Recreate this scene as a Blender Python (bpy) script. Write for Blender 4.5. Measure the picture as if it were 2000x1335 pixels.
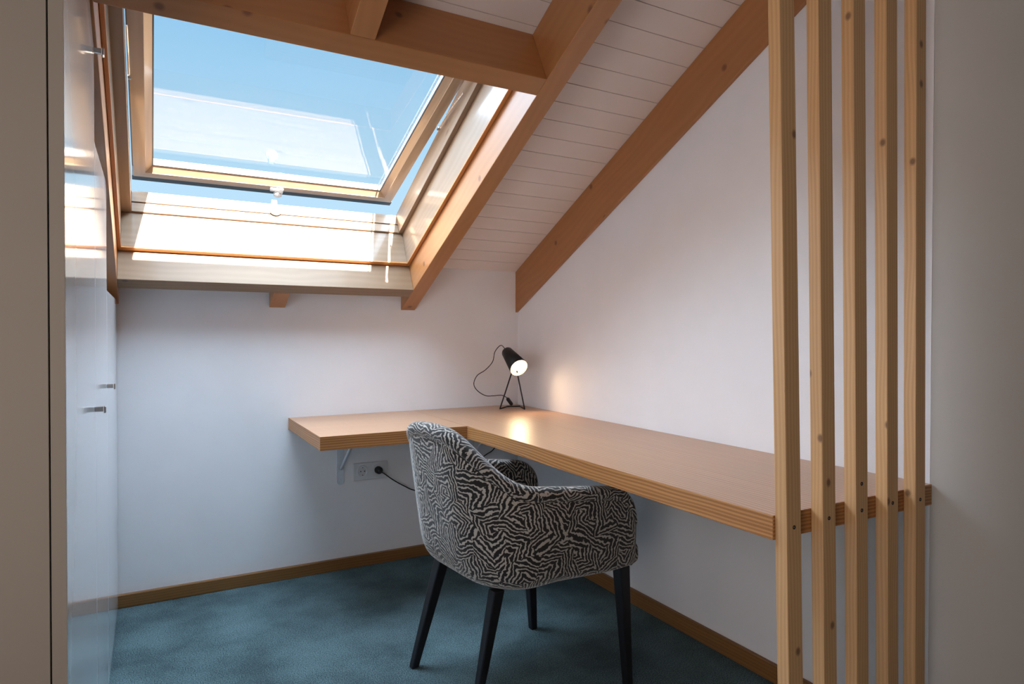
import bpy, bmesh, math, random
from mathutils import Vector, Matrix

# ------------------------------------------------------------------ reset
for o in list(bpy.data.objects):
    bpy.data.objects.remove(o)
SC = bpy.context.scene
COL = SC.collection

# ------------------------------------------------------------------ camera
CAM_POS = Vector((-1.79401587, -3.15303918, 1.14199806))
cam_d = bpy.data.cameras.new('camera')
cam_d.sensor_width = 36.0
cam_d.lens = 1268.70487 / 2000 * 36.0
cam_d.clip_start = 0.02
cam = bpy.data.objects.new('camera', cam_d)
r_ = Vector((0.8737285, -0.48640997, 0.00196421))
u_ = Vector((0.00421104, 0.01160209, 0.99992383))
f_ = Vector((0.4863957, 0.87365367, -0.01218536))
m = Matrix.Identity(4)
for i in range(3):
    m[i][0], m[i][1], m[i][2] = r_[i], u_[i], -f_[i]
    m[i][3] = CAM_POS[i]
cam.matrix_world = m
COL.objects.link(cam)
SC.camera = cam

# ------------------------------------------------------------------ colour management
SC.view_settings.view_transform = 'Standard'
SC.view_settings.look = 'None'
SC.view_settings.gamma = 1.0
SC.view_settings.use_curve_mapping = False
SC.view_settings.exposure = 0.0

# roof frame: x along the back wall, u up the slope, d outward through the roof
TH = math.atan(0.5); CT, ST = math.cos(TH), math.sin(TH); Z0 = 1.262
def RF(x, u, d):
    return Vector((x, -u * CT + d * ST, Z0 + u * ST + d * CT))
def RD(x, u, d):
    return Vector((x, -u * CT + d * ST, u * ST + d * CT))

# ------------------------------------------------------------------ sky, sun, daylight, added room fill
W = bpy.data.worlds.new('sky'); SC.world = W; W.use_nodes = True
nt = W.node_tree; nt.nodes.clear()
out = nt.nodes.new('ShaderNodeOutputWorld'); bg = nt.nodes.new('ShaderNodeBackground')
tc = nt.nodes.new('ShaderNodeTexCoord'); sep = nt.nodes.new('ShaderNodeSeparateXYZ')
rp = nt.nodes.new('ShaderNodeValToRGB')
e = rp.color_ramp.elements
e[0].position = 0.0; e[0].color = (0.62, 0.84, 1.0, 1)
e[1].position = 0.9; e[1].color = (0.20, 0.47, 0.86, 1)
e2 = e.new(0.22); e2.color = (0.50, 0.77, 0.98, 1)
e3 = e.new(0.42); e3.color = (0.29, 0.60, 0.90, 1)
nt.links.new(tc.outputs['Generated'], sep.inputs[0])
nt.links.new(sep.outputs['Z'], rp.inputs[0])
nt.links.new(rp.outputs[0], bg.inputs[0])
bg.inputs[1].default_value = 1.0
nt.links.new(bg.outputs[0], out.inputs[0])

def sun(name, to_dir, strength, angle, color):
    l = bpy.data.lights.new(name, 'SUN'); l.energy = strength; l.angle = math.radians(angle); l.color = color
    o = bpy.data.objects.new(name, l)
    o.rotation_euler = Vector(to_dir).to_track_quat('Z', 'Y').to_euler()
    o.location = (-1.3, 0, 5); COL.objects.link(o); return o
sun('sun', RD(0.258, 3.75, 1.0), 66.0, 0.5, (1.0, 0.93, 0.82))
sun('sky_light', RD(-0.28, 0.44, 1.0), 40.0, 126, (0.66, 0.83, 1.0))

def area(name, loc, target, sx, sy, power, color):
    l = bpy.data.lights.new(name, 'AREA'); l.shape = 'RECTANGLE'; l.size = sx; l.size_y = sy
    l.energy = power; l.color = color
    o = bpy.data.objects.new(name, l); o.location = loc
    o.rotation_euler = (Vector(loc) - Vector(target)).to_track_quat('Z', 'Y').to_euler()
    COL.objects.link(o); return o
area('room_fill', (-2.70, -3.15, 1.35), (0.0, -2.2, 2.0), 1.2, 1.5, 36, (1.0, 0.90, 0.84))  # added fill lamp by the left wall, no known window there

# ------------------------------------------------------------------ helpers
rnd = random.Random(7)
def link_mesh(name, bm, mat, parent=None, bevel=0.0, smooth=False, sub=0, smooth_angle=None):
    bmesh.ops.recalc_face_normals(bm, faces=bm.faces[:])
    me = bpy.data.meshes.new(name); bm.to_mesh(me); bm.free()
    mats = mat if isinstance(mat, (list, tuple)) else [mat]
    for mm in mats: me.materials.append(mm)
    if smooth:
        for p in me.polygons: p.use_smooth = True
    o = bpy.data.objects.new(name, me); COL.objects.link(o)
    if parent:
        o.parent = parent
        o.matrix_parent_inverse = parent.matrix_world.inverted() if False else Matrix.Translation(-parent.location) if parent.type == 'EMPTY' and parent.rotation_euler.z == 0 else Matrix.Identity(4)
    if bevel:
        b = o.modifiers.new('bevel', 'BEVEL'); b.width = bevel; b.segments = 2; b.limit_method = 'ANGLE'
        b.angle_limit = math.radians(40)
    if sub:
        s = o.modifiers.new('sub', 'SUBSURF'); s.levels = sub; s.render_levels = sub
    return o
def tag(o, label=None, cat=None, group=None, kind=None):
    if label: o['label'] = label
    if cat: o['category'] = cat
    if group: o['group'] = group
    if kind: o['kind'] = kind
    return o
def empty(name, loc, label=None, cat=None, group=None, kind=None):
    o = bpy.data.objects.new(name, None); o.location = loc; o.empty_display_size = 0.05
    COL.objects.link(o); return tag(o, label, cat, group, kind)

def hexa(bm, pts, axis=0, uvoff=None):
    """pts: 8 points (i,j,k) index i*4+j*2+k in order of axes; UV u along `axis`."""
    uvl = bm.loops.layers.uv.verify()
    if uvoff is None: uvoff = (rnd.uniform(0, 40), rnd.uniform(0, 40))
    vs = [bm.verts.new(p) for p in pts]
    faces = [((0, 1, 3, 2), 0, 0), ((4, 6, 7, 5), 0, 1), ((0, 4, 5, 1), 1, 0), ((2, 3, 7, 6), 1, 1), ((0, 2, 6, 4), 2, 0), ((1, 5, 7, 3), 2, 1)]
    L = [(pts[4] - pts[0]).length, (pts[2] - pts[0]).length, (pts[1] - pts[0]).length]
    for idx, ax, side in faces:
        f = bm.faces.new([vs[i] for i in idx])
        others = [a for a in (0, 1, 2) if a != ax]
        if axis in others:
            ua = axis; va = [a for a in others if a != axis][0]
        else:
            ua, va = others
        for lp, i in zip(f.loops, idx):
            bits = ((i >> 2) & 1, (i >> 1) & 1, i & 1)
            uu = bits[ua] * L[ua]; vv = bits[va] * L[va]
            lp[uvl].uv = (uu + uvoff[0], vv + uvoff[1] + (ax * 2 + side) * 1.37)
def box(bm, lo, hi, T=None, axis=0, uvoff=None):
    T = T or (lambda a, b, c: Vector((a, b, c)))
    pts = [T((lo[0], hi[0])[i], (lo[1], hi[1])[j], (lo[2], hi[2])[k]) for i in (0, 1) for j in (0, 1) for k in (0, 1)]
    hexa(bm, pts, axis, uvoff)
def boxes(name, items, mat, parent=None, T=None, bevel=0.0):
    bm = bmesh.new()
    for lo, hi, ax in items: box(bm, lo, hi, T, ax)
    return link_mesh(name, bm, mat, parent, bevel)
def tube(bm, pts, rad, seg=10, cap=True):
    uvl = bm.loops.layers.uv.verify()
    pts = [Vector(p) for p in pts]; rings = []
    up = Vector((0.13, 0.21, 1)).normalized(); prev = None
    for i, p in enumerate(pts):
        t = (pts[min(i + 1, len(pts) - 1)] - pts[max(i - 1, 0)]).normalized()
        n = (prev - t * prev.dot(t)) if prev is not None else (up - t * up.dot(t))
        if n.length < 1e-4: n = t.orthogonal()
        n.normalize(); prev = n; b = t.cross(n)
        r = rad[i] if isinstance(rad, (list, tuple)) else rad
        rings.append([bm.verts.new(p + (n * math.cos(a) + b * math.sin(a)) * r) for a in [2 * math.pi * k / seg for k in range(seg)]])
    for a, b in zip(rings, rings[1:]):
        for k in range(seg):
            bm.faces.new((a[k], a[(k + 1) % seg], b[(k + 1) % seg], b[k]))
    if cap:
        bm.faces.new(rings[0][::-1]); bm.faces.new(rings[-1])
def smooth_path(pts, n=10):
    pts = [Vector(p) for p in pts]; P = [pts[0]] + pts + [pts[-1]]; outp = []
    for i in range(1, len(P) - 2):
        for k in range(n):
            t = k / n
            a, b, c, d = P[i - 1], P[i], P[i + 1], P[i + 2]
            outp.append(0.5 * ((2 * b) + (-a + c) * t + (2 * a - 5 * b + 4 * c - d) * t * t + (-a + 3 * b - 3 * c + d) * t ** 3))
    outp.append(pts[-1]); return outp
def lathe(bm, org, axis, prof, seg=32, closed=False):
    axis = Vector(axis).normalized(); n = axis.orthogonal().normalized(); b = axis.cross(n)
    rings = []
    for h, r in prof:
        c = Vector(org) + axis * h
        if r < 1e-6: rings.append([bm.verts.new(c)])
        else: rings.append([bm.verts.new(c + (n * math.cos(a) + b * math.sin(a)) * r) for a in [2 * math.pi * k / seg for k in range(seg)]])
    pr = list(zip(rings, rings[1:]))
    if closed: pr.append((rings[-1], rings[0]))
    for a, b2 in pr:
        for k in range(seg):
            k2 = (k + 1) % seg
            if len(a) == 1 and len(b2) == 1: continue
            if len(a) == 1: bm.faces.new((a[0], b2[k2], b2[k]))
            elif len(b2) == 1: bm.faces.new((a[k], a[k2], b2[0]))
            else: bm.faces.new((a[k], a[k2], b2[k2], b2[k]))

# ------------------------------------------------------------------ materials
def mat_base(name):
    mt = bpy.data.materials.new(name); mt.use_nodes = True
    n = mt.node_tree; b = n.nodes['Principled BSDF']; return mt, n, b
def simple(name, col, rough=0.5, metal=0.0, coat=0.0, spec=0.5, bump=0.0, bscale=200):
    mt, n, b = mat_base(name)
    b.inputs['Base Color'].default_value = (*col, 1); b.inputs['Roughness'].default_value = rough
    b.inputs['Metallic'].default_value = metal; b.inputs['Coat Weight'].default_value = coat
    b.inputs['Coat Roughness'].default_value = 0.08
    b.inputs['Specular IOR Level'].default_value = spec
    # faint tonal mottling so that nothing is a dead flat colour
    t = n.nodes.new('ShaderNodeTexCoord'); no = n.nodes.new('ShaderNodeTexNoise'); no.inputs['Scale'].default_value = 6
    mx = n.nodes.new('ShaderNodeMix'); mx.data_type = 'RGBA'
    mx.inputs['A'].default_value = (*[c * 0.96 for c in col], 1); mx.inputs['B'].default_value = (*[min(1, c * 1.03) for c in col], 1)
    n.links.new(t.outputs['Object'], no.inputs['Vector']); n.links.new(no.outputs['Fac'], mx.inputs['Factor'])
    n.links.new(mx.outputs['Result'], b.inputs['Base Color'])
    if bump:
        n2 = n.nodes.new('ShaderNodeTexNoise'); n2.inputs['Scale'].default_value = bscale; n2.inputs['Detail'].default_value = 4
        bp = n.nodes.new('ShaderNodeBump'); bp.inputs['Strength'].default_value = bump; bp.inputs['Distance'].default_value = 0.002
        n.links.new(t.outputs['Object'], n2.inputs['Vector']); n.links.new(n2.outputs['Fac'], bp.inputs['Height'])
        n.links.new(bp.outputs['Normal'], b.inputs['Normal'])
    return mt
def wood(name, dark, light, knot=(0.12, 0.05, 0.02), rough=0.4, coat=0.0, across=26.0, along=0.9, contrast=1.0, knots=True, wave=0.5, croug=0.12, knot_scale=(2.6, 7.0), knot_r=0.055):
    mt, n, b = mat_base(name); N = n.nodes.new; Lk = n.links.new
    uv = N('ShaderNodeUVMap')
    mp = N('ShaderNodeMapping'); mp.inputs['Scale'].default_value = (along, across, 1); Lk(uv.outputs[0], mp.inputs[0])
    # distortion shared by grain and figure
    warp = N('ShaderNodeTexNoise'); warp.inputs['Scale'].default_value = 1.0; warp.inputs['Detail'].default_value = 2
    mw = N('ShaderNodeMapping'); mw.inputs['Scale'].default_value = (1.6, 5.0, 1); Lk(uv.outputs[0], mw.inputs[0]); Lk(mw.outputs[0], warp.inputs['Vector'])
    add = N('ShaderNodeVectorMath'); add.operation = 'MULTIPLY_ADD'
    add.inputs[1].default_value = (0.0, 2.2, 0); Lk(warp.outputs['Color'], add.inputs[0]); Lk(mp.outputs[0], add.inputs[2])
    g1 = N('ShaderNodeTexNoise'); g1.inputs['Scale'].default_value = 1.0; g1.inputs['Detail'].default_value = 6; g1.inputs['Roughness'].default_value = 0.62
    Lk(add.outputs[0], g1.inputs['Vector'])
    wv = N('ShaderNodeTexWave'); wv.bands_direction = 'Y'; wv.inputs['Scale'].default_value = 0.55; wv.inputs['Distortion'].default_value = 4.0
    wv.inputs['Detail'].default_value = 2; wv.inputs['Detail Scale'].default_value = 0.6; Lk(add.outputs[0], wv.inputs['Vector'])
    mxf = N('ShaderNodeMix'); mxf.inputs['Factor'].default_value = wave
    Lk(g1.outputs['Fac'], mxf.inputs['A']); Lk(wv.outputs['Fac'], mxf.inputs['B'])
    rp = N('ShaderNodeValToRGB'); el = rp.color_ramp.elements
    c0 = 0.5 - 0.28 / contrast; c1 = 0.5 + 0.28 / contrast
    el[0].position = max(0, c0); el[0].color = (*dark, 1); el[1].position = min(1, c1); el[1].color = (*light, 1)
    Lk(mxf.outputs['Result'], rp.inputs[0])
    colr = rp.outputs[0]
    # broad tone drift
    br = N('ShaderNodeTexNoise'); br.inputs['Scale'].default_value = 1.3; br.inputs['Detail'].default_value = 1
    Lk(uv.outputs[0], br.inputs['Vector'])
    m1 = N('ShaderNodeMix'); m1.data_type = 'RGBA'; m1.blend_type = 'MULTIPLY'; m1.inputs['Factor'].default_value = 0.35
    rb = N('ShaderNodeValToRGB'); rb.color_ramp.elements[0].position = 0.3; rb.color_ramp.elements[0].color = (0.72, 0.70, 0.68, 1)
    rb.color_ramp.elements[1].position = 0.7; rb.color_ramp.elements[1].color = (1, 1, 1, 1); Lk(br.outputs['Fac'], rb.inputs[0])
    Lk(colr, m1.inputs['A']); Lk(rb.outputs[0], m1.inputs['B']); colr = m1.outputs['Result']
    if knots:
        mk = N('ShaderNodeMapping'); mk.inputs['Scale'].default_value = (knot_scale[0], knot_scale[1], 1); Lk(uv.outputs[0], mk.inputs[0])
        vo = N('ShaderNodeTexVoronoi'); vo.voronoi_dimensions = '2D'; vo.inputs['Scale'].default_value = 1.0; Lk(mk.outputs[0], vo.inputs['Vector'])
        # keep only some of the cells
        sc = N('ShaderNodeSeparateColor'); Lk(vo.outputs['Color'], sc.inputs[0])
        gt = N('ShaderNodeMath'); gt.operation = 'GREATER_THAN'; gt.inputs[1].default_value = 0.62; Lk(sc.outputs[0], gt.inputs[0])
        rk = N('ShaderNodeValToRGB'); rk.color_ramp.elements[0].position = knot_r * 0.55; rk.color_ramp.elements[0].color = (1, 1, 1, 1)
        rk.color_ramp.elements[1].position = knot_r * 1.3; rk.color_ramp.elements[1].color = (0, 0, 0, 1); Lk(vo.outputs['Distance'], rk.inputs[0])
        mm = N('ShaderNodeMath'); mm.operation = 'MULTIPLY'; Lk(rk.outputs[0], mm.inputs[0]); Lk(gt.outputs[0], mm.inputs[1])
        mm2 = N('ShaderNodeMath'); mm2.operation = 'MULTIPLY'; mm2.inputs[1].default_value = 0.8; Lk(mm.outputs[0], mm2.inputs[0])
        m2 = N('ShaderNodeMix'); m2.data_type = 'RGBA'; Lk(mm2.outputs[0], m2.inputs['Factor']); Lk(colr, m2.inputs['A']); m2.inputs['B'].default_value = (*knot, 1)
        colr = m2.outputs['Result']
    Lk(colr, b.inputs['Base Color'])
    b.inputs['Roughness'].default_value = rough; b.inputs['Coat Weight'].default_value = coat; b.inputs['Coat Roughness'].default_value = croug
    bp = N('ShaderNodeBump'); bp.inputs['Strength'].default_value = 0.06; bp.inputs['Distance'].default_value = 0.001
    Lk(g1.outputs['Fac'], bp.inputs['Height']); Lk(bp.outputs['Normal'], b.inputs['Normal'])
    return mt

M = {}
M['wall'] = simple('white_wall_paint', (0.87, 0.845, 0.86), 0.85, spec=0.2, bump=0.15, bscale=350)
M['wall_dim'] = simple('dark_unseen_wall', (0.36, 0.33, 0.31), 0.85, spec=0.2)  # unseen walls made dark to cut bounce onto the slat fronts
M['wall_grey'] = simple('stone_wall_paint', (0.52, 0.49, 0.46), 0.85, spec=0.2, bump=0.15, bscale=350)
M['plank'] = simple('white_stained_planks', (0.80, 0.715, 0.68), 0.55, spec=0.3, bump=0.1, bscale=120)
M['lacquer'] = simple('gloss_white_lacquer', (0.84, 0.85, 0.88), 0.12, coat=0.5, spec=0.5)
M['greige'] = simple('greige_laminate', (0.30, 0.255, 0.215), 0.6, spec=0.25)
M['chrome'] = simple('brushed_nickel', (0.62, 0.60, 0.58), 0.22, metal=1.0)
M['steel_white'] = simple('white_powder_coat', (0.66, 0.69, 0.74), 0.4)
M['black_metal'] = simple('black_metal', (0.012, 0.012, 0.014), 0.42, spec=0.4)
M['black_wood'] = simple('black_lacquered_wood', (0.009, 0.009, 0.012), 0.38, spec=0.35)
M['black_rubber'] = simple('black_rubber', (0.012, 0.012, 0.013), 0.6)
M['white_plastic'] = simple('white_plastic', (0.70, 0.69, 0.70), 0.35)
M['dark_hole'] = simple('dark_recess', (0.02, 0.02, 0.02), 0.8)
M['grey_clad'] = simple('grey_aluminium_cladding', (0.028, 0.034, 0.042), 0.5, metal=0.0)
M['gasket'] = simple('grey_gasket', (0.10, 0.12, 0.14), 0.5)
M['beam'] = wood('varnished_pine_beam', (0.37, 0.145, 0.045), (0.49, 0.215, 0.075), knot=(0.15, 0.05, 0.02), rough=0.42, coat=0.25, croug=0.25, contrast=0.6, across=16, wave=0.18, knot_scale=(5, 5), knot_r=0.06)
M['window_pine'] = wood('varnished_pine_window', (0.26, 0.165, 0.098), (0.33, 0.22, 0.14), knot=(0.17, 0.09, 0.045), rough=0.42, coat=0.5, croug=0.10, contrast=0.8, across=20, wave=0.3)
M['sill_pine'] = wood('varnished_pine_sill', (0.235, 0.140, 0.075), (0.30, 0.185, 0.105), knot=(0.12, 0.065, 0.035), rough=0.5, coat=0.12, contrast=0.8, across=20, wave=0.3, knot_scale=(5, 6))
M['sash_pine'] = wood('varnished_pine_sash', (0.33, 0.215, 0.13), (0.43, 0.30, 0.20), rough=0.35, coat=0.6, contrast=0.8, across=20, wave=0.2, knots=False)
M['bounce_strip'] = wood('bounce_tinted_pine', (0.62, 0.25, 0.07), (0.74, 0.33, 0.10), rough=0.4, coat=0.3, contrast=0.8, across=30, wave=0.2, knots=False)  # orange light bounced between the reveal boards is put into this colour
M['slat'] = wood('planed_spruce_slat', (0.55, 0.30, 0.125), (0.70, 0.425, 0.215), knot=(0.13, 0.055, 0.025), rough=0.5, contrast=0.9, across=60, along=0.7, wave=0.35, knot_scale=(7, 9), knot_r=0.065)
M['desk_top'] = wood('oak_veneer_top', (0.44, 0.225, 0.12), (0.58, 0.325, 0.185), rough=0.38, coat=0.22, croug=0.27, contrast=1.3, across=34, along=1.2, wave=0.5, knots=False)
M['desk_edge'] = wood('oak_layered_edge', (0.33, 0.135, 0.042), (0.55, 0.26, 0.09), rough=0.45, contrast=1.5, across=62, along=0.7, wave=0.4, knots=False)
M['skirting'] = wood('oak_skirting', (0.20, 0.085, 0.024), (0.29, 0.135, 0.042), rough=0.45, across=50, wave=0.3, knots=False)

def carpet():
    mt, n, b = mat_base('teal_grey_carpet'); N = n.nodes.new; Lk = n.links.new
    t = N('ShaderNodeTexCoord')
    a = N('ShaderNodeTexNoise'); a.inputs['Scale'].default_value = 260; a.inputs['Detail'].default_value = 3; Lk(t.outputs['Object'], a.inputs['Vector'])
    c = N('ShaderNodeTexNoise'); c.inputs['Scale'].default_value = 3.2; c.inputs['Detail'].default_value = 5; c.inputs['Roughness'].default_value = 0.6; Lk(t.outputs['Object'], c.inputs['Vector'])
    r = N('ShaderNodeValToRGB'); r.color_ramp.elements[0].position = 0.35; r.color_ramp.elements[0].color = (0.038, 0.072, 0.084, 1)
    r.color_ramp.elements[1].position = 0.68; r.color_ramp.elements[1].color = (0.19, 0.265, 0.28, 1); Lk(a.outputs['Fac'], r.inputs[0])
    r2 = N('ShaderNodeValToRGB'); r2.color_ramp.elements[0].position = 0.35; r2.color_ramp.elements[0].color = (0.66, 0.66, 0.66, 1)
    r2.color_ramp.elements[1].position = 0.65; r2.color_ramp.elements[1].color = (1.25, 1.25, 1.25, 1); Lk(c.outputs['Fac'], r2.inputs[0])
    mx = N('ShaderNodeMix'); mx.data_type = 'RGBA'; mx.blend_type = 'MULTIPLY'; mx.inputs['Factor'].default_value = 1
    Lk(r.outputs[0], mx.inputs['A']); Lk(r2.outputs[0], mx.inputs['B']); Lk(mx.outputs['Result'], b.inputs['Base Color'])
    b.inputs['Roughness'].default_value = 1.0; b.inputs['Specular IOR Level'].default_value = 0.05
    bp = N('ShaderNodeBump'); bp.inputs['Strength'].default_value = 0.9; bp.inputs['Distance'].default_value = 0.006
    Lk(a.outputs['Fac'], bp.inputs['Height']); Lk(bp.outputs['Normal'], b.inputs['Normal'])
    return mt
M['carpet'] = carpet()

def fabric():
    mt, n, b = mat_base('labyrinth_weave_fabric'); N = n.nodes.new; Lk = n.links.new
    uv = N('ShaderNodeUVMap')
    nz = N('ShaderNodeTexNoise'); nz.inputs['Scale'].default_value = 90; nz.inputs['Detail'].default_value = 1; Lk(uv.outputs[0], nz.inputs['Vector'])
    nz2 = N('ShaderNodeTexNoise'); nz2.inputs['Scale'].default_value = 14; nz2.inputs['Detail'].default_value = 1; Lk(uv.outputs[0], nz2.inputs['Vector'])
    sb = N('ShaderNodeVectorMath'); sb.operation = 'MULTIPLY_ADD'; sb.inputs[1].default_value = (0.012, 0.012, 0); Lk(nz.outputs['Color'], sb.inputs[0])
    sb2 = N('ShaderNodeVectorMath'); sb2.operation = 'MULTIPLY_ADD'; sb2.inputs[1].default_value = (0.05, 0.05, 0); Lk(nz2.outputs['Color'], sb2.inputs[0])
    Lk(uv.outputs[0], sb2.inputs[2]); Lk(sb2.outputs[0], sb.inputs[2])
    mp = N('ShaderNodeMapping'); mp.inputs['Rotation'].default_value = (0, 0, 0.5); Lk(sb.outputs[0], mp.inputs[0])
    vo = N('ShaderNodeTexVoronoi'); vo.voronoi_dimensions = '2D'; vo.inputs['Scale'].default_value = 11
    Lk(mp.outputs[0], vo.inputs['Vector'])
    vo.distance = 'EUCLIDEAN'
    df = N('ShaderNodeVectorMath'); df.operation = 'SUBTRACT'; Lk(mp.outputs[0], df.inputs[0]); Lk(vo.outputs['Position'], df.inputs[1])
    sc = N('ShaderNodeSeparateColor'); Lk(vo.outputs['Color'], sc.inputs[0])
    th = N('ShaderNodeMath'); th.operation = 'MULTIPLY'; th.inputs[1].default_value = 2 * math.pi; Lk(sc.outputs[0], th.inputs[0])
    vr = N('ShaderNodeVectorRotate'); vr.rotation_type = 'Z_AXIS'; Lk(df.outputs[0], vr.inputs['Vector']); Lk(th.outputs[0], vr.inputs['Angle'])
    sx = N('ShaderNodeSeparateXYZ'); Lk(vr.outputs[0], sx.inputs[0])
    ab = N('ShaderNodeMath'); ab.operation = 'ABSOLUTE'; Lk(sx.outputs['X'], ab.inputs[0])
    k1 = N('ShaderNodeMath'); k1.operation = 'MULTIPLY'; k1.inputs[1].default_value = 0.72; Lk(ab.outputs[0], k1.inputs[0])
    k2 = N('ShaderNodeMath'); k2.operation = 'MULTIPLY_ADD'; k2.inputs[1].default_value = 0.69; Lk(sx.outputs['Y'], k2.inputs[0]); Lk(k1.outputs[0], k2.inputs[2])
    mu = N('ShaderNodeMath'); mu.operation = 'MULTIPLY'; mu.inputs[1].default_value = 2 * math.pi / 0.0126; Lk(k2.outputs[0], mu.inputs[0])
    sn = N('ShaderNodeMath'); sn.operation = 'SINE'; Lk(mu.outputs[0], sn.inputs[0])
    r = N('ShaderNodeValToRGB'); r.color_ramp.elements[0].position = 0.60; r.color_ramp.elements[0].color = (0.022, 0.020, 0.021, 1)
    r.color_ramp.elements[1].position = 0.78; r.color_ramp.elements[1].color = (0.45, 0.41, 0.37, 1)
    ad = N('ShaderNodeMath'); ad.operation = 'MULTIPLY_ADD'; ad.inputs[1].default_value = 0.5; ad.inputs[2].default_value = 0.5; Lk(sn.outputs[0], ad.inputs[0])
    Lk(ad.outputs[0], r.inputs[0]); Lk(r.outputs[0], b.inputs['Base Color'])
    b.inputs['Roughness'].default_value = 0.85; b.inputs['Specular IOR Level'].default_value = 0.2
    b.inputs['Sheen Weight'].default_value = 0.5; b.inputs['Sheen Roughness'].default_value = 0.4
    w = N('ShaderNodeTexNoise'); w.inputs['Scale'].default_value = 900; Lk(uv.outputs[0], w.inputs['Vector'])
    sm = N('ShaderNodeMath'); sm.operation = 'MULTIPLY_ADD'; sm.inputs[1].default_value = 0.6; Lk(ad.outputs[0], sm.inputs[0]); Lk(w.outputs['Fac'], sm.inputs[2])
    bp = N('ShaderNodeBump'); bp.inputs['Strength'].default_value = 0.35; bp.inputs['Distance'].default_value = 0.001
    Lk(sm.outputs[0], bp.inputs['Height']); Lk(bp.outputs['Normal'], b.inputs['Normal'])
    return mt
M['fabric'] = fabric()

def glass():
    mt = bpy.data.materials.new('window_glass'); mt.use_nodes = True; n = mt.node_tree; n.nodes.clear(); N = n.nodes.new
    o = N('ShaderNodeOutputMaterial'); mx = N('ShaderNodeMixShader'); t = N('ShaderNodeBsdfTransparent'); g = N('ShaderNodeBsdfGlossy')
    fr = N('ShaderNodeFresnel'); fr.inputs[0].default_value = 1.5
    mu = N('ShaderNodeMath'); mu.operation = 'MULTIPLY'; mu.inputs[1].default_value = 1.3; mu.use_clamp = True
    t.inputs[0].default_value = (0.97, 0.985, 0.98, 1); g.inputs['Roughness'].default_value = 0.015; g.inputs[0].default_value = (0.95, 0.97, 1, 1)
    n.links.new(fr.outputs[0], mu.inputs[0]); n.links.new(mu.outputs[0], mx.inputs[0]); n.links.new(t.outputs[0], mx.inputs[1]); n.links.new(g.outputs[0], mx.inputs[2])
    n.links.new(mx.outputs[0], o.inputs[0]); return mt
M['glass'] = glass()
def emit(name, col, s):
    mt, n, b = mat_base(name); b.inputs['Base Color'].default_value = (*col, 1)
    b.inputs['Emission Color'].default_value = (*col, 1); b.inputs['Emission Strength'].default_value = s; return mt
M['bulb'] = emit('warm_bulb', (1.0, 0.80, 0.55), 5.0)
M['shade_in'] = simple('white_shade_enamel', (0.85, 0.80, 0.70), 0.5)

# ------------------------------------------------------------------ room shell
ROOM_L, ROOM_R, REAR = -2.75, 1.2, -5.6
boxes('floor', [((ROOM_L, REAR, -0.1), (ROOM_R, 0.1, 0.0), 0)], M['carpet'])['kind'] = 'structure'
boxes('wall_back', [((ROOM_L, 0.0, 0.0), (0.1, 0.12, 1.62), 0)], M['wall'])['kind'] = 'structure'
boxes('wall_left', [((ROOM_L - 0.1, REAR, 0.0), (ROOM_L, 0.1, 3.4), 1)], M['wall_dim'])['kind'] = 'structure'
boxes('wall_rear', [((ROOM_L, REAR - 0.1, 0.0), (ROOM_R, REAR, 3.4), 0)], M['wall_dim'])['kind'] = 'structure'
# right wall: knee wall gable up to the roof boards
def prism_x(bm, yz, x0, x1, axis_uv=True):
    uvl = bm.loops.layers.uv.verify(); off = (rnd.uniform(0, 40), rnd.uniform(0, 40))
    A = [bm.verts.new((x0, y, z)) for y, z in yz]; B = [bm.verts.new((x1, y, z)) for y, z in yz]
    def uvset(f, dx):
        for lp in f.loops:
            co = lp.vert.co; uu = -co.y * CT + (co.z - Z0) * ST; vv = co.y * ST + (co.z - Z0) * CT
            lp[uvl].uv = (uu + off[0], vv + off[1] + dx + co.x)
    uvset(bm.faces.new(A), 0); uvset(bm.faces.new(B[::-1]), 1.7)
    n = len(A)
    for i in range(n):
        j = (i + 1) % n; uvset(bm.faces.new((A[i], B[i], B[j], A[j])), 3.1 + i)
YE = -2.197
def gable(y0, y1): return [(y0, 0.0), (y0, 1.5 - 0.5 * y0), (y1, 1.5 - 0.5 * y1), (y1, 0.0)]
bm = bmesh.new(); prism_x(bm, gable(0.0, YE), 0.0, 0.12)
link_mesh('wall_right', bm, M['wall'])['kind'] = 'structure'
# the wall turns gently away past the end of the desk
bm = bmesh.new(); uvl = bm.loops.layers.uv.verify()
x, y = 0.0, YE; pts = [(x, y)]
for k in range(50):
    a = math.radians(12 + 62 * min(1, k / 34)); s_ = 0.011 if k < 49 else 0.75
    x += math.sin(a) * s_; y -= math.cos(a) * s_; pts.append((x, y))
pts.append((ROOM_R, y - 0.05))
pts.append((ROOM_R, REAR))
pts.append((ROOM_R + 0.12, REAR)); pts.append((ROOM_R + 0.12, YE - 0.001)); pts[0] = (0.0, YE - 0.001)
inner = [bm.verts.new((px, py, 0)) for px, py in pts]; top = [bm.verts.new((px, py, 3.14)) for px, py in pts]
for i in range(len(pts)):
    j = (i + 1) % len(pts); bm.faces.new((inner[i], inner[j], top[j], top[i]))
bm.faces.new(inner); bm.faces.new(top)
o = link_mesh('wall_side', bm, M['wall_grey'], smooth=False); o['kind'] = 'structure'


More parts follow.
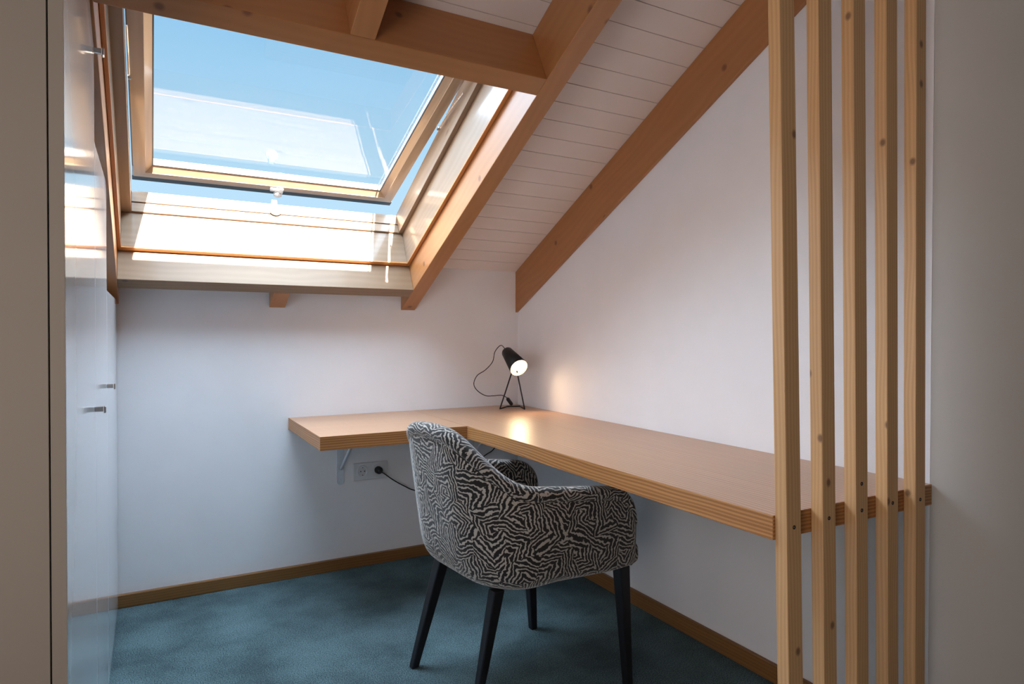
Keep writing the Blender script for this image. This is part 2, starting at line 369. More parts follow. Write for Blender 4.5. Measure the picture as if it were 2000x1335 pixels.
# sloping ceiling of white boards (V-gaps between boards), split round the skylight
CD = 0.202; PITCH = 0.0925; G0 = 0.19 - PITCH * 3
def boards(name, x0, x1, ua, ub):
    bm = bmesh.new(); u = G0
    while u < ub:
        a, b = max(u, ua), min(u + PITCH, ub)
        if b - a > 0.004:
            box(bm, (x0, a + 0.0014, CD), (x1, b - 0.0014, CD + 0.014), RF, 0)
        u += PITCH
    box(bm, (x0, ua, CD + 0.007), (x1, ub, CD + 0.12), RF, 0)
    o = link_mesh(name, bm, M['plank']); o['kind'] = 'structure'; return o
UT = 3.46
boards('ceiling', -0.66, 0.11, 0.0, UT)
boards('ceiling', ROOM_L - 0.02, -1.94, 0.0, UT)
boards('ceiling', -1.94, -0.66, 1.50, UT)
boards('ceiling', -1.94, -0.66, 0.0, 0.17)
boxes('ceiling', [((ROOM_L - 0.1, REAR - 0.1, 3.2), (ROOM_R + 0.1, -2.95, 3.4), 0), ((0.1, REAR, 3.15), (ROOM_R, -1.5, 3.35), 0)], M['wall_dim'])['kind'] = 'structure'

# skirting
boxes('baseboard_back', [((-1.93, -0.022, 0.0), (-0.001, -0.0005, 0.055), 0)], M['skirting'], bevel=0.003)['kind'] = 'structure'
boxes('baseboard_right', [((-0.016, YE, 0.0), (-0.0005, -0.023, 0.062), 1)], M['skirting'], bevel=0.003)['kind'] = 'structure'

# ------------------------------------------------------------------ beams
def rafter(x0, x1, label, y_end=-2.98, u0=None, name='roof_rafter'):
    bm = bmesh.new()
    if u0 is None:
        y0 = -0.0005
        yz = [(y0, Z0 - 0.5 * y0), (y_end, Z0 - 0.5 * y_end), (y_end, Z0 - 0.5 * y_end + 0.2245), (y0, Z0 - 0.5 * y0 + 0.2245)]
    else:
        a = RF(0, u0[0], 0); b = RF(0, u0[1], 0); c = RF(0, u0[1], CD - .001); d = RF(0, u0[0], CD - .001)
        yz = [(p.y, p.z) for p in (a, b, c, d)]
        if u0[0] <= 0: yz[0] = (-0.0005, Z0); yz[3] = (-0.0005, Z0 + 0.2245)
    prism_x(bm, yz, x0, x1)
    o = link_mesh(name, bm, M['beam'], bevel=0.002)
    return tag(o, label, 'beam', 'sloping roof rafters')
rafter(-0.684, -0.610, 'long orange pine rafter running down the right side of the skylight')
rafter(-0.018, -0.0008, 'knotty pine rafter lying along the slope of the white right wall')
rafter(-1.990, -1.908, 'pine rafter left of the skylight, half hidden behind the white wardrobe')
rafter(-1.316, -1.246, 'short pine rafter stub above the skylight, butting into the header beam', u0=(1.5500, 3.30))
rafter(-1.316, -1.246, 'tiny pine rafter stub poking out below the skylight sill beam', u0=(0, 0.1345))
o = boxes('header_beam', [((-1.9078, 1.478, 0.0), (-0.6842, 1.549, CD - .001), 0)], M['beam'], T=RF, bevel=0.002)
tag(o, 'wide pine cross beam along the top of the skylight opening', 'beam')
o = boxes('sill_beam', [((-1.9078, 0.135, 0.0), (-0.6842, 0.204, CD - .001), 0)], M['sill_pine'], T=RF, bevel=0.002)
tag(o, 'pine cross beam along the bottom edge of the skylight opening', 'beam')

# ------------------------------------------------------------------ skylight
win = empty('window_1', RF(-1.30, 0.8, 0.3), kind='structure')
XL, XR = -1.908, -0.684
A = 0.0012
boxes('reveal_board', [((XR - 0.016, 0.204 + A, 0.14), (XR - A, 1.478, 0.305), 1)], M['window_pine'], win, RF, 0.0015)
boxes('reveal_board', [((XL + A, 0.204 + A, 0.14), (XL + 0.012, 1.478, 0.305), 1)], M['window_pine'], win, RF, 0.0015)
boxes('reveal_board', [((XL + 0.012, 0.204 + A, 0.14), (XR - 0.016, 0.226, 0.305), 0)], M['window_pine'], win, RF, 0.0015)
boxes('reveal_board', [((XL + 0.012, 1.458, 0.203), (XR - 0.016, 1.478, 0.305), 0)], M['window_pine'], win, RF, 0.0015)
boxes('bounce_strip', [((XR - 0.0175, 0.2045, 0.134), (XR - A, 1.477, 0.1395), 1), ((XL + A, 0.2045, 0.134), (XL + 0.0135, 1.477, 0.1395), 1), ((XL + 0.0137, 0.2045, 0.134), (XR - 0.0177, 0.2275, 0.1395), 0)], M['bounce_strip'], win, RF, 0.001)['label'] = 'thin added strip with orange bounce light in its colour'  # strips added along the ledges to carry the orange bounce glow
# rough opening trimmers above the rafters
boxes('curb', [((XR - A, 0.10, 0.2045), (XR + 0.05, 1.56, 0.38), 1), ((XL - 0.05, 0.10, 0.2045), (XL + A, 1.56, 0.38), 1),
               ((XL, 0.10, 0.2045), (XR, 0.204, 0.38), 0), ((XL, 1.4785, 0.2045), (XR, 1.56, 0.38), 0)], M['beam'], win, RF)
FXR, FXL = -0.720, -1.860
boxes('window_frame', [((FXR, 0.205, 0.306), (XR, 1.478, 0.41), 1), ((XL, 0.205, 0.306), (FXL, 1.478, 0.41), 1),
               ((FXL, 0.205, 0.306), (FXR, 0.236, 0.350), 0), ((FXL, 0.205, 0.352), (FXR, 0.240, 0.405), 0),
               ((FXL, 1.44, 0.306), (FXR, 1.478, 0.336), 0)], M['window_pine'], win, RF, 0.0015)
boxes('flashing', [((FXR + 0.012, 0.12, 0.4105), (XR + 0.08, 1.56, 0.416), 1), ((XL - 0.08, 0.12, 0.4105), (FXL - 0.012, 1.56, 0.416), 1),
               ((XL, 0.10, 0.4055), (XR, 0.215, 0.411), 0)], M['grey_clad'], win, RF)
# sash, tilted open about its top edge
K = math.atan(0.119)
def SF(x, v, w):   # v up the sash from its lower edge, w outward
    u = 0.210 + v * math.cos(K) + w * math.sin(K)
    d = 0.488 - v * math.sin(K) + w * math.cos(K)
    return RF(x, u, d)
sash = empty('sash', RF(-1.30, 0.8, 0.42)); sash.parent = win; sash.matrix_parent_inverse = Matrix.Translation(-win.location)
SXL, SXR, SV = -1.853, -0.735, 1.235
FL, BV, BD = 0.044, 0.024, 0.022
bm = bmesh.new(); uvl = bm.loops.layers.uv.verify()
def ring(i0, w):  # inset
    b0 = 0.027 + i0 / FL * 0.034 if i0 <= FL else 0.061 + (i0 - FL) / BV * 0.027
    return [SF(SXL + i0, b0, w), SF(SXR - i0, b0, w), SF(SXR - i0, SV - i0, w), SF(SXL + i0, SV - i0, w)]
prof = [(0, 0.0), (FL, 0.0), (FL + 0.001, 0.003), (FL + BV, BD), (FL + BV, 0.05), (0, 0.05)]
rings = [[bm.verts.new(p) for p in ring(i, w)] for i, w in prof]
acc = 0
for k in range(len(prof)):
    a, b = rings[k], rings[(k + 1) % len(prof)]
    i0, w0 = prof[k]; i1, w1 = prof[(k + 1) % len(prof)]
    ln = math.hypot(i1 - i0, w1 - w0)
    for j in range(4):
        j2 = (j + 1) % 4; f = bm.faces.new((a[j], a[j2], b[j2], b[j]))
        L_ = (a[j2].co - a[j].co).length
        for lp, uvv in zip(f.loops, ((0, acc), (L_, acc), (L_, acc + ln), (0, acc + ln))):
            lp[uvl].uv = (uvv[0] + 5 * j, uvv[1] + 3.3 * j)
    acc += ln
def kid(o, par=sash):
    o.parent = par; o.matrix_parent_inverse = Matrix.Translation(-par.location - (win.location if False else Vector())); return o
so = link_mesh('sash_frame', bm, M['sash_pine'])
def child_of(o, par):
    bpy.context.view_layer.update(); o.parent = par; o.matrix_parent_inverse = par.matrix_world.inverted(); return o
child_of(so, sash)
gi = FL + BV
g = boxes('gasket', [((SXL + gi, 0.088, BD), (SXL + gi + 0.005, SV - gi, BD + 0.006), 1), ((SXR - gi - 0.005, 0.088, BD), (SXR - gi, SV - gi, BD + 0.006), 1),
                 ((SXL + gi, 0.088, BD), (SXR - gi, 0.093, BD + 0.006), 0),
                 ((SXR - gi - 0.016, 0.094, BD + 0.02), (SXR - gi - 0.010, SV - gi, BD + 0.024), 1),
                 ], M['gasket'], None, SF)
child_of(g, sash)
for w in (BD + 0.008, ):
    bm = bmesh.new(); bm.faces.new([bm.verts.new(p) for p in (SF(SXL + gi - .002, 0.086, w), SF(SXR - gi + .002, 0.086, w), SF(SXR - gi + .002, SV - gi + .002, w), SF(SXL + gi - .002, SV - gi + .002, w))])
    child_of(link_mesh('glass_pane', bm, M['glass']), sash)
c = boxes('cladding', [((SXL - 0.006, -0.008, 0.003), (SXR + 0.006, 0.0265, 0.062), 0), ((SXL - 0.006, 0.027, 0.052), (SXL + 0.06, SV, 0.062), 1), ((SXR - 0.06, 0.027, 0.052), (SXR + 0.006, SV, 0.062), 1),
                   ((SXL + .06, 0.027, 0.052), (SXR - .06, 0.080, 0.062), 0), ((SXL + .06, SV - .06, 0.052), (SXR - .06, SV, 0.062), 0)], M['grey_clad'], None, SF, 0.001)
child_of(c, sash)
# handle on the sash and its keeper on the frame
HX = -1.283
bm = bmesh.new()
box(bm, (HX - 0.030, 0.036, -0.012), (HX + 0.026, 0.054, 0.0), SF)
box(bm, (HX + 0.008, 0.004, -0.016), (HX + 0.026, 0.064, -0.006), SF)
lathe(bm, SF(HX + 0.006, 0.020, -0.010), SF(0, 0, -1) - SF(0, 0, 0), [(0, 0), (0, 0.020), (0.012, 0.018), (0.016, 0.010), (0.017, 0)], 20)
child_of(link_mesh('sash_handle', bm, M['white_plastic'], bevel=0.002), sash)
bm = bmesh.new()
lathe(bm, RF(-1.296, 0.2405, 0.368), RD(0, 1, 0), [(0, 0), (0, 0.027), (0.008, 0.027), (0.012, 0.020), (0.012, 0)], 24)
box(bm, (-1.312, 0.240, 0.380), (-1.290, 0.262, 0.412), RF)
child_of(link_mesh('keeper', bm, M['steel_white'], bevel=0.0015), win)
# stay arms each side
for sx, xx in ((1, -0.7265), (-1, -1.8525)):
    bm = bmesh.new(); tube(bm, [RF(xx, 1.12, 0.352), RF(xx, 0.99, 0.384), RF(xx, 0.865, 0.402)], 0.0028, 8)
    lathe(bm, RF(xx + 0.004 * sx, 0.865, 0.402), (-sx, 0, 0), [(0, 0), (0, 0.008), (0.009, 0.008), (0.009, 0)], 14)
    child_of(link_mesh('stay_arm', bm, M['chrome'], smooth=False), win)

# ------------------------------------------------------------------ wardrobe
WX = -1.9155; DT = 0.021
ward = empty('wardrobe', (-2.2, -0.9, 0.0), 'tall glossy white built-in wardrobe with stepped top under the left rafter, greige end panel', 'wardrobe')
def wpart(name, items, mat, bevel=0.0, parent=None):
    o = boxes(name, items, mat, None, None, bevel); child_of(o, parent or ward); return o
BX = ROOM_L + 0.002
CX = WX - DT - 0.003
wpart('carcass', [((BX, -0.695, 0.0), (CX, -0.002, 1.255), 2), ((BX, -1.195, 0.0), (CX, -0.700, 1.50), 2)], M['greige'])
wpart('carcass', [((BX, -1.845, 0.0), (CX, -1.200, 1.80), 2)], M['greige'])
wpart('side_panel', [((BX, -1.865, 0.0), (CX, -1.847, 2.10), 2)], M['greige'])
d_far = wpart('door', [((WX - DT, -0.698, 0.012), (WX, -0.004, 1.28), 2)], M['lacquer'], 0.001)
d_mid = wpart('door', [((WX - DT, -1.198, 0.012), (WX, -0.702, 1.625), 2)], M['lacquer'], 0.001)
bm = bmesh.new(); prism_x(bm, [(-1.202, 0.012), (-1.202, Z0 + 0.601 - 0.004), (-1.865, Z0 + 0.9325 - 0.004), (-1.865, 0.012)], WX - DT, WX)
d_near = d_up = link_mesh('door', bm, M['lacquer'], bevel=0.001); child_of(d_up, ward)
wpart('door_edge', [((WX - DT, -1.867, 0.012), (WX - 0.0005, -1.8652, 2.18), 2)], M['greige'])
def knob(y, z, door):
    bm = bmesh.new(); box(bm, (WX, y - 0.0065, z - 0.0065), (WX + 0.020, y + 0.0065, z + 0.0065)); box(bm, (WX + 0.018, y - 0.010, z - 0.010), (WX + 0.024, y + 0.010, z + 0.007))
    o = link_mesh('knob', bm, M['chrome'], bevel=0.0015); child_of(o, door); o['label'] = 'small square brushed metal knob'
knob(-1.235, 0.953, d_near); knob(-0.735, 0.975, d_mid); knob(-1.235, 1.842, d_up)

# ------------------------------------------------------------------ desk
DZ, DTK = 0.75, 0.054
desk = empty('desk', (-0.3, -1.1, 0.75), 'long L-shaped oak worktop fixed along both white walls in the corner', 'desk')
def desk_part(name, lo, hi, axis):
    bm = bmesh.new(); box(bm, lo, hi, None, axis)
    bm.normal_update()
    bmesh.ops.recalc_face_normals(bm, faces=bm.faces[:])
    for f in bm.faces:
        f.material_index = 0 if abs(f.normal.z) > 0.5 else 1
    me_o = link_mesh(name, bm, [M['desk_top'], M['desk_edge']], None, 0.0015); child_of(me_o, desk); return me_o
desk_part('worktop', (-0.617, -2.203, DZ - DTK), (-0.0012, -0.0012, DZ), 1)
desk_part('worktop', (-1.233, -0.648, DZ - DTK), (-0.6172, -0.0012, DZ), 0)

def bracket(x, label):
    t = empty('shelf_bracket', (x, -0.01, 0.55), label, 'bracket', 'white steel shelf brackets')
    z1 = DZ - DTK
    bm = bmesh.new()
    ol = [(x - 0.018, z1 - 0.001), (x + 0.018, z1 - 0.001)] + [(x + 0.018 * math.cos(q), 0.428 + 0.018 * math.sin(q)) for q in [-math.pi * k / 12 for k in range(13)]]
    va = [bm.verts.new((a_, -0.006, b_)) for a_, b_ in ol]; vb = [bm.verts.new((a_, -0.0008, b_)) for a_, b_ in ol]
    bm.faces.new(va); bm.faces.new(vb[::-1])
    for k in range(len(ol)): bm.faces.new((va[k], vb[k], vb[(k + 1) % len(ol)], va[(k + 1) % len(ol)]))
    child_of(link_mesh('wall_plate', bm, M['steel_white'], bevel=0.001), t)
    child_of(boxes('shelf_plate', [((x - 0.016, -0.42, z1 - 0.006), (x + 0.016, -0.006, z1 - 0.0008), 1)], M['steel_white'], bevel=0.001), t)
    bm = bmesh.new(); tube(bm, [(x, -0.008, 0.49), (x, -0.05, 0.515), (x, -0.20, 0.625), (x, -0.30, z1 - 0.008)], 0.007, 8)
    child_of(link_mesh('brace', bm, M['steel_white'], smooth=True), t)
    for z in (0.432, 0.60):
        bm = bmesh.new(); lathe(bm, (x, -0.0055, z), (0, -1, 0), [(0, 0), (0, 0.0042), (0.0015, 0.0035), (0.0018, 0)], 12)
        child_of(link_mesh('screw', bm, M['steel_white']), t)
bracket(-0.992, 'white steel bracket under the left end of the desk, left of the double socket')
bracket(-0.290, 'white steel bracket under the desk corner, glimpsed behind the chair back')

# ------------------------------------------------------------------ wall socket
sock = empty('wall_socket', (-0.845, 0, 0.464), 'white double wall socket under the desk with one black plug', 'socket')
child_of(boxes('face_plate', [((-0.930, -0.010, 0.421), (-0.758, -0.0006, 0.507), 0)], M['white_plastic'], bevel=0.003), sock)
for sx in (-0.884, -0.806):
    ins = link_mesh('socket_insert', (lambda b: (lathe(b, (sx, -0.0101, 0.4655), (0, -1, 0), [(0, 0.029), (0.005, 0.028), (0.005, 0.0215), (0.0006, 0.020), (0.0006, 0)], 32), b)[1])(bmesh.new()), M['white_plastic'])
    child_of(ins, sock)
    if sx < -0.85:
        for dx, dz, rr in ((-0.0095, 0, 0.003), (0.0095, 0, 0.003), (0, 0.0185, 0.0025), (0, -0.0185, 0.0025)):
            bm = bmesh.new(); lathe(bm, (sx + dx, -0.0106, 0.4655 + dz), (0, -1, 0), [(0, 0), (0, rr), (0.0006, rr), (0.0006, 0)], 12)
            child_of(link_mesh('pin_hole', bm, M['dark_hole']), ins)

# ------------------------------------------------------------------ desk lamp
lamp = empty('desk_lamp', (-0.12, -0.16, DZ), 'small black metal task lamp, switched on, standing in the desk corner', 'lamp')
oc = CAM_POS + (f_ * 1268.7 + r_ * (1014 - 1000) + u_ * (667.5 - 718)) * 0.0
def at_y(px, py, y):
    d = f_ * 1268.70487 + r_ * (px - 1000) + u_ * (667.5 - py); t = (y - CAM_POS.y) / d.y; return CAM_POS + d * t
OC = at_y(1014, 718.5, -0.255)                       # centre of the shade mouth
imgdir = (r_ * 28 - u_ * 37).normalized()
tocam = (CAM_POS - OC).normalized()
AX = (imgdir * math.sin(math.radians(42)) + tocam * math.cos(math.radians(42))).normalized()
LS = 0.165; back = OC - AX * LS
bm = bmesh.new()
lathe(bm, back, AX, [(0, 0), (0.0, 0.020), (0.003, 0.027), (0.010, 0.0305), (LS, 0.050), (LS, 0.0485), (0.012, 0.028), (0.012, 0)], 40)
child_of(link_mesh('lamp_shade', bm, M['black_metal'], smooth=True), lamp)
bm = bmesh.new(); lathe(bm, back, AX, [(0.014, 0.0), (0.014, 0.027), (LS - 0.001, 0.0480)], 40)
child_of(link_mesh('shade_lining', bm, M['shade_in'], smooth=True), lamp)
bm = bmesh.new(); lathe(bm, OC - AX * 0.028, -AX, [(-0.024, 0), (-0.022, 0.012), (-0.012, 0.025), (0, 0.030), (0.015, 0.028), (0.035, 0.016), (0.06, 0.013), (0.06, 0)], 24)
child_of(link_mesh('bulb', bm, M['bulb'], smooth=True), lamp)
pl = bpy.data.lights.new('lamp_light', 'SPOT'); pl.energy = 4.5; pl.color = (1.0, 0.72, 0.42); pl.spot_size = math.radians(118); pl.spot_blend = 1.0; pl.shadow_soft_size = 0.035
po = bpy.data.objects.new('lamp_light', pl); po.location = OC - AX * 0.001; po.rotation_euler = (-AX).to_track_quat('Z', 'Y').to_euler(); COL.objects.link(po)
F1, F2 = Vector((-0.205, -0.172, DZ + 0.004)), Vector((-0.100, -0.246, DZ + 0.004))
B1, B2 = Vector((-0.118, -0.09, DZ + 0.004)), Vector((-0.055, -0.118, DZ + 0.004))
T1 = OC - AX * 0.060 - u_ * 0.044 - r_ * 0.010; T2 = OC - AX * 0.060 - u_ * 0.044 + r_ * 0.012
bm = bmesh.new()
tube(bm, [T1, F1.lerp(T1, 0.04), F1, B1 + (F1 - B1) * 0.15, B1, B1.lerp(B2, 0.5), B2, B2 + (F2 - B2) * 0.15, F2, F2.lerp(T2, 0.04), T2], 0.0036, 8)
child_of(link_mesh('stand', bm, M['black_metal'], smooth=True), lamp)
yy = -0.17
cp = [back + AX * 0.004 + imgdir * -0.004, at_y(979, 674, yy), at_y(967, 686, yy), at_y(962, 706, yy), at_y(948, 722, yy), at_y(932, 733, yy), at_y(925.5, 749, yy), at_y(932, 762, yy),
      at_y(948, 772, yy), at_y(964, 772.5, yy), at_y(980, 771.5, yy), at_y(991, 777, yy), at_y(993, 781, yy)]
bm = bmesh.new(); tube(bm, smooth_path(cp, 8), 0.0021, 8); child_of(link_mesh('cord', bm, M['black_rubber'], smooth=True), lamp)
sa, sb_ = at_y(990.5, 777, yy), at_y(1000, 790, yy)
bm = bmesh.new(); tube(bm, [sa, sa.lerp(sb_, 0.12), sa.lerp(sb_, 0.88), sb_], [0.006, 0.0095, 0.0095, 0.007], 10)
child_of(link_mesh('cord_switch', bm, M['black_rubber'], smooth=True), lamp)
# lower lead: from the socket, under the desk and up behind its corner
pw = empty('power_lead', (-0.80, -0.03, 0.46), 'black lead plugged into the double socket and trailing behind the chair', 'cable')
bm = bmesh.new(); lathe(bm, (-0.806, -0.012, 0.4655), (0, -1, 0), [(-0.006, 0), (-0.006, 0.0185), (0.020, 0.0175), (0.026, 0.010), (0.034, 0.006), (0.034, 0)], 24)
child_of(link_mesh('plug', bm, M['black_rubber'], smooth=False), pw)
cp = [(-0.806, -0.040, 0.465), (-0.785, -0.052, 0.450), (-0.752, -0.045, 0.424), (-0.715, -0.04, 0.398), (-0.679, -0.04, 0.376), (-0.640, -0.04, 0.354), (-0.597, -0.04, 0.345), (-0.50, -0.04, 0.352), (-0.38, -0.04, 0.40),
      (-0.28, -0.035, 0.455), (-0.212, -0.03, 0.493), (-0.169, -0.03, 0.517), (-0.10, -0.03, 0.60), (-0.06, -0.03, 0.6945)]
bm = bmesh.new(); tube(bm, smooth_path(cp, 8), 0.0028, 8); child_of(link_mesh('cord', bm, M['black_rubber'], smooth=True), pw)

# ------------------------------------------------------------------ slat screen
screws = [[(0.7285)], [0.732], [0.734, 0.796], [0.736], [0.73]]
names = ['nearest and leftmost pine slat of the floor-to-ceiling screen, at the desk front corner', 'second pine slat from the left in the screen across the desk end',
         'middle pine slat of the screen, with two screws at desk height', 'fourth pine slat from the left in the screen across the desk end', 'rightmost pine slat of the screen, closest to the right wall']
sx0 = [-0.611, -0.491, -0.371, -0.249, -0.131]
lean = [-0.031, -0.026, -0.023, -0.019, -0.0135]
wid = [0.047, 0.0455, 0.045, 0.0445, 0.043]
for k in range(5):
    t = empty('screen_slat', (sx0[k] + wid[k] / 2, -2.219, 0.0), names[k], 'slat', 'vertical slats of the desk screen')
    za, zb = 0.0, 2.562
    pts = []
    for z in (za, zb):
        xo = sx0[k] + lean[k] * (z - 0.72)
        for y in (-2.2335, -2.2035):
            for x_ in (xo, xo + wid[k]):
                pts.append(Vector((x_, y, z)))
    bm = bmesh.new(); hexa(bm, pts, 0)
    bmesh.ops.recalc_face_normals(bm, faces=bm.faces[:])
    child_of(link_mesh('slat_board', bm, M['slat'], bevel=0.0018), t)
    for z in screws[k]:
        xo = sx0[k] + lean[k] * (z - 0.72) + wid[k] * (0.47 if k else 0.5)
        bm = bmesh.new(); lathe(bm, (xo, -2.2337, z), (0, -1, 0), [(-0.002, 0), (-0.002, 0.0042), (0.0004, 0.0046), (0.0002, 0.003), (-0.0005, 0)], 14)
        s_o = link_mesh('screw', bm, M['dark_hole']); child_of(s_o, t); s_o['label'] = 'dark countersunk screw head'

# ------------------------------------------------------------------ chair
ca = math.radians(6)
CF = Vector((math.cos(ca), math.sin(ca), 0)); CL = Vector((-math.sin(ca), math.cos(ca), 0)); CO = Vector((-0.73, -1.254, 0))
def CW(f, l, z): return CO + CF * f + CL * l + Vector((0, 0, z))
chair = empty('armchair', CO, 'tub armchair in black and cream maze-pattern fabric with black legs, by the desk', 'chair')
HW, RC = 0.283, 0.195
def interp(tab, a):
    for (a0, v0), (a1, v1) in zip(tab, tab[1:]):
        if a <= a1:
            t = (a - a0) / (a1 - a0); t = max(0, min(1, t)); t = t * t * (3 - 2 * t); return v0 + (v1 - v0) * t
    return tab[-1][1]
def lin(tab, a):
    for (a0, v0), (a1, v1) in zip(tab, tab[1:]):
        if a <= a1: return v0 + (v1 - v0) * max(0, min(1, (a - a0) / (a1 - a0)))
    return tab[-1][1]
L1_, L2_ = HW - RC, math.pi / 2 * RC
LEN = L1_ + L2_ + 0.383
FB = -0.275
def plan(a):  # a >= 0 from back centre to the arm front on the +l side; returns (f, l, nf, nl)
    if a < L1_: return FB, a, -1.0, 0.0
    if a < L1_ + L2_:
        t = (a - L1_) / RC; return FB + RC - RC * math.cos(t), L1_ + RC * math.sin(t), -math.cos(t), math.sin(t)
    return FB + RC + (a - L1_ - L2_), HW, 0.0, 1.0
ZT = [(0, 0.868), (0.10, 0.864), (0.15, 0.845), (0.20, 0.805), (0.25, 0.755), (0.30, 0.715), (0.345, 0.697), (0.40, 0.690), (LEN - 0.11, 0.657), (LEN - 0.085, 0.652), (LEN - 0.055, 0.640), (LEN - 0.028, 0.615), (LEN - 0.010, 0.580), (LEN, 0.545)]
avals = [0, 0.03, 0.06, 0.09, 0.115, 0.14, 0.165, 0.19, 0.215, 0.24, 0.265, 0.29, 0.315, 0.345, 0.375, 0.41, 0.46, 0.52, LEN - 0.14, LEN - 0.11, LEN - 0.085, LEN - 0.06, LEN - 0.04, LEN - 0.025, LEN - 0.012, LEN - 0.005, LEN - 0.0015, LEN]
def section(a, sgn):
    f, l, nf, nl = plan(a); zt = lin(ZT, a); thick = 0.050 if a > 0.3 else 0.056
    endk = max(0.0, 1 - (LEN - a) / 0.03); endk = endk * endk
    thick *= (1 - 0.45 * endk); shift = -0.012 * endk
    fq = max(0.0, min(1.0, (a - 0.45) / 0.2))
    prof = [  # (offset outward, z)
        (-0.110, 0.376), (-0.060, 0.378 - 0.002 * fq), (-0.030 + 0.012 * fq, 0.390 - 0.013 * fq), (-0.010 + 0.006 * fq, 0.412 - 0.026 * fq), (-0.002 + 0.002 * fq, 0.445 - 0.035 * fq), (0.0, 0.50), (0.0, 0.5 + (zt - 0.5) * 0.45), (0.0, max(0.502, zt - 0.060)), (-0.002, zt - 0.048), (-0.0065, zt - 0.043),
        (0.001, zt - 0.037), (0.005, zt - 0.024), (0.001, zt - 0.009), (-0.011, zt - 0.001), (-thick * 0.5, zt + 0.002), (-thick + 0.010, zt - 0.002), (-thick + 0.001, zt - 0.012), (-thick, zt - 0.03),
        (-thick, zt - 0.07), (-thick, 0.5 + (zt - 0.5) * 0.3), (-thick, 0.47), (-thick + 0.004, 0.42)]
    res = []
    front = max(0.0, (a - (L1_ + L2_)) / 0.375)
    for i, (o_, z) in enumerate(prof):
        leanf = -(z - 0.45) * 0.15 * (-nf) + 0.035 * max(0, 0.45 - z) / 0.075 * (-nf) * 0.4
        flare = (z - 0.45) * 0.02 * nl
        z2 = z + (0.006 * front if z < 0.46 else 0)
        oo = o_ + (shift if o_ > -0.04 and i < 15 else 0)
        res.append((CW(f + nf * oo + leanf, sgn * (l + nl * oo + flare), z2), oo, z))
    return res
bm = bmesh.new(); uvl = bm.loops.layers.uv.verify()
path = [(-a, -1) for a in avals[:0:-1]] + [(a, 1) for a in avals]
rows = []
for a, sg in path:
    s_ = section(abs(a), sg); v = 0; row = []; last = None
    for p, o_, z in s_:
        if last is not None: v += (p - last).length
        last = p; row.append((bm.verts.new(p), v))
    rows.append((row, a))
nprof = len(rows[0][0])
for (ra, aa), (rb, ab) in zip(rows, rows[1:]):
    for k in range(nprof - 1):
        f = bm.faces.new((ra[k][0], rb[k][0], rb[k + 1][0], ra[k + 1][0]))
        # keep v in the height scale on the outside so the print runs straight
        for lp, (uu, vv) in zip(f.loops, ((aa, ra[k][1]), (ab, rb[k][1]), (ab, rb[k + 1][1]), (aa, ra[k + 1][1]))): lp[uvl].uv = (uu + 3, vv + 1)
for (row, a), flip in ((rows[0], False), (rows[-1], True)):   # arm fronts
    vs = [r[0] for r in row]; n = len(vs)
    i, j = 2, n - 1
    prev_i, prev_j = 2, n - 1
    # bridge outer and inner profile vertices into an end cap
    while prev_j - prev_i > 1:
        ni = prev_i + 1; nj = prev_j - 1
        if nj - ni < 0: break
        if ni == nj: fv = [vs[prev_i], vs[ni], vs[prev_j]]
        else: fv = [vs[prev_i], vs[ni], vs[nj], vs[prev_j]]
        f = bm.faces.new(fv)
        for lp in f.loops:
            q = lp.vert.co - CO; lp[uvl].uv = (q.dot(CL) + 7, q.z + 2)
        prev_i, prev_j = ni, nj
shell = link_mesh('tub_shell', bm, M['fabric'], smooth=True, sub=1); child_of(shell, chair)
bm = bmesh.new(); tube(bm, [section(abs(a), sg)[9][0] + (section(abs(a), sg)[9][0] - section(abs(a), sg)[12][0]).normalized() * 0.001 for a, sg in path[4:-4]], 0.0032, 8)
uvl = bm.loops.layers.uv.verify()
for f in bm.faces:
    for lp in f.loops: lp[uvl].uv = ((lp.vert.co - CO).dot(CL) * 1.0 + (lp.vert.co - CO).dot(CF), lp.vert.co.z)
child_of(link_mesh('piping', bm, M['fabric'], smooth=True), chair)
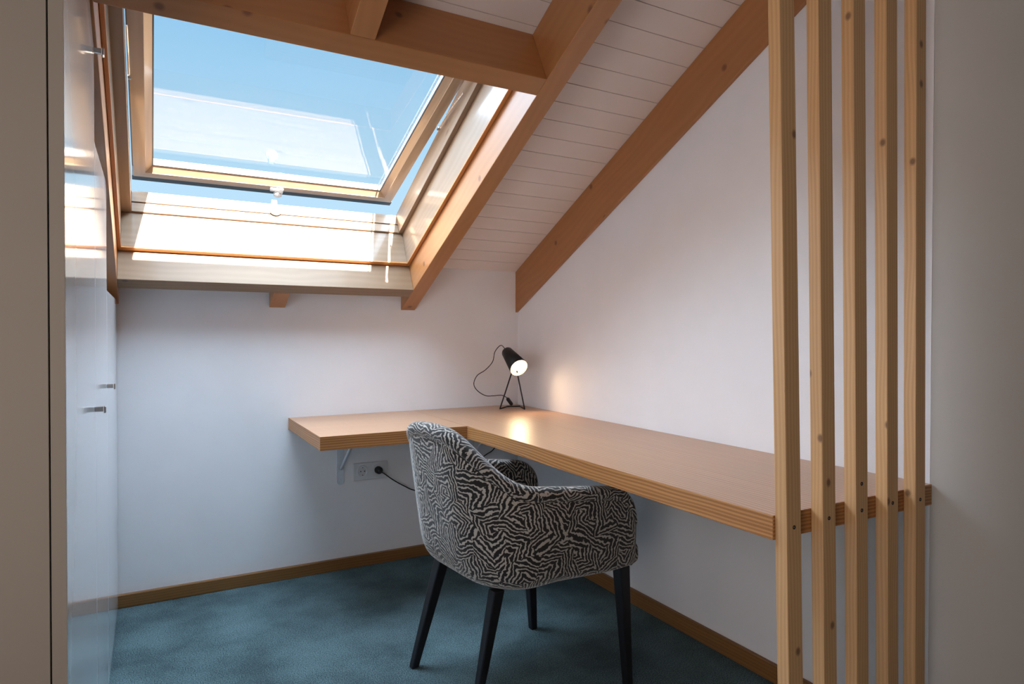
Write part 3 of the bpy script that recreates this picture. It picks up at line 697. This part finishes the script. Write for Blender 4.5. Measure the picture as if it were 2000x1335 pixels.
# underside pan and cushion
def slab(name, f0, f1, hw, z0, z1, rad, bul, mat, rb=None):
    bm = bmesh.new(); uvl = bm.loops.layers.uv.verify()
    rb = rb or rad; n = 8
    def outl(ins):
        pts = []
        for cx, cy, a0, r in ((f1 - rad, hw - rad, 0, rad), (f0 + rb, hw - rb, 90, rb), (f0 + rb, -hw + rb, 180, rb), (f1 - rad, -hw + rad, 270, rad)):
            for k in range(n + 1):
                a = math.radians(a0 + 90 * k / n); rr = max(0.002, r - ins); pts.append((cx + rr * math.cos(a), cy + rr * math.sin(a)))
        return pts
    lv = [(0.06, z0), (0.02, z0 + 0.002), (0.004, z0 + 0.010), (0.0, z0 + 0.022), (0.0, z1 - 0.022), (0.005, z1 - 0.008), (0.022, z1), (0.07, z1 + bul)]
    R = []
    for ins, z in lv: R.append([bm.verts.new(CW(p[0], p[1], z)) for p in outl(ins)])
    for li, (a, b) in enumerate(zip(R, R[1:])):
        m_ = len(a)
        for k in range(m_):
            k2 = (k + 1) % m_; f = bm.faces.new((a[k], a[k2], b[k2], b[k]))
    bm.faces.new(R[0][::-1]); bm.faces.new(R[-1])
    for f in bm.faces:
        for lp in f.loops:
            q = lp.vert.co - CO; h = q.z
            if li_up(f): lp[uvl].uv = (q.dot(CF) + 11, q.dot(CL) + 4)
            else: lp[uvl].uv = (q.dot(CL) + q.dot(CF) + 13, h + 5)
    o = link_mesh(name, bm, mat, smooth=True, sub=1); child_of(o, chair); return o
def li_up(f):
    f.normal_update(); return abs(f.normal.z) > 0.6
slab('seat_base', -0.20, 0.262, 0.225, 0.373, 0.405, 0.05, 0.0, M['fabric'], 0.15)
slab('seat_cushion', -0.215, 0.322, 0.2265, 0.392, 0.468, 0.035, 0.012, M['fabric'], 0.13)
slab('seat_front', 0.2845, 0.328, 0.268, 0.380, 0.455, 0.018, 0.0, M['fabric'], 0.006)
def leg(foot, top, w0, w1):
    bm = bmesh.new(); foot = Vector(foot); top = Vector(top); uvl = bm.loops.layers.uv.verify()
    P = []
    for p, w in ((foot, w0), (top, w1)):
        for a_ in (-1, 1):
            for b_ in (-1, 1): P.append(p + CF * a_ * w / 2 + CL * b_ * w / 2)
    hexa(bm, P, 0); child_of(link_mesh('leg', bm, M['black_wood'], bevel=0.004), chair)
leg((-1.010, -1.057, 0), CW(-0.165, 0.185, 0.384), 0.026, 0.042)
leg((-0.972, -1.447, 0), CW(-0.188, -0.180, 0.384), 0.021, 0.037)
leg((-0.501, -1.002, 0), CW(0.222, 0.215, 0.384), 0.026, 0.042)
leg((-0.440, -1.500, 0), CW(0.262, -0.243, 0.384), 0.026, 0.042)
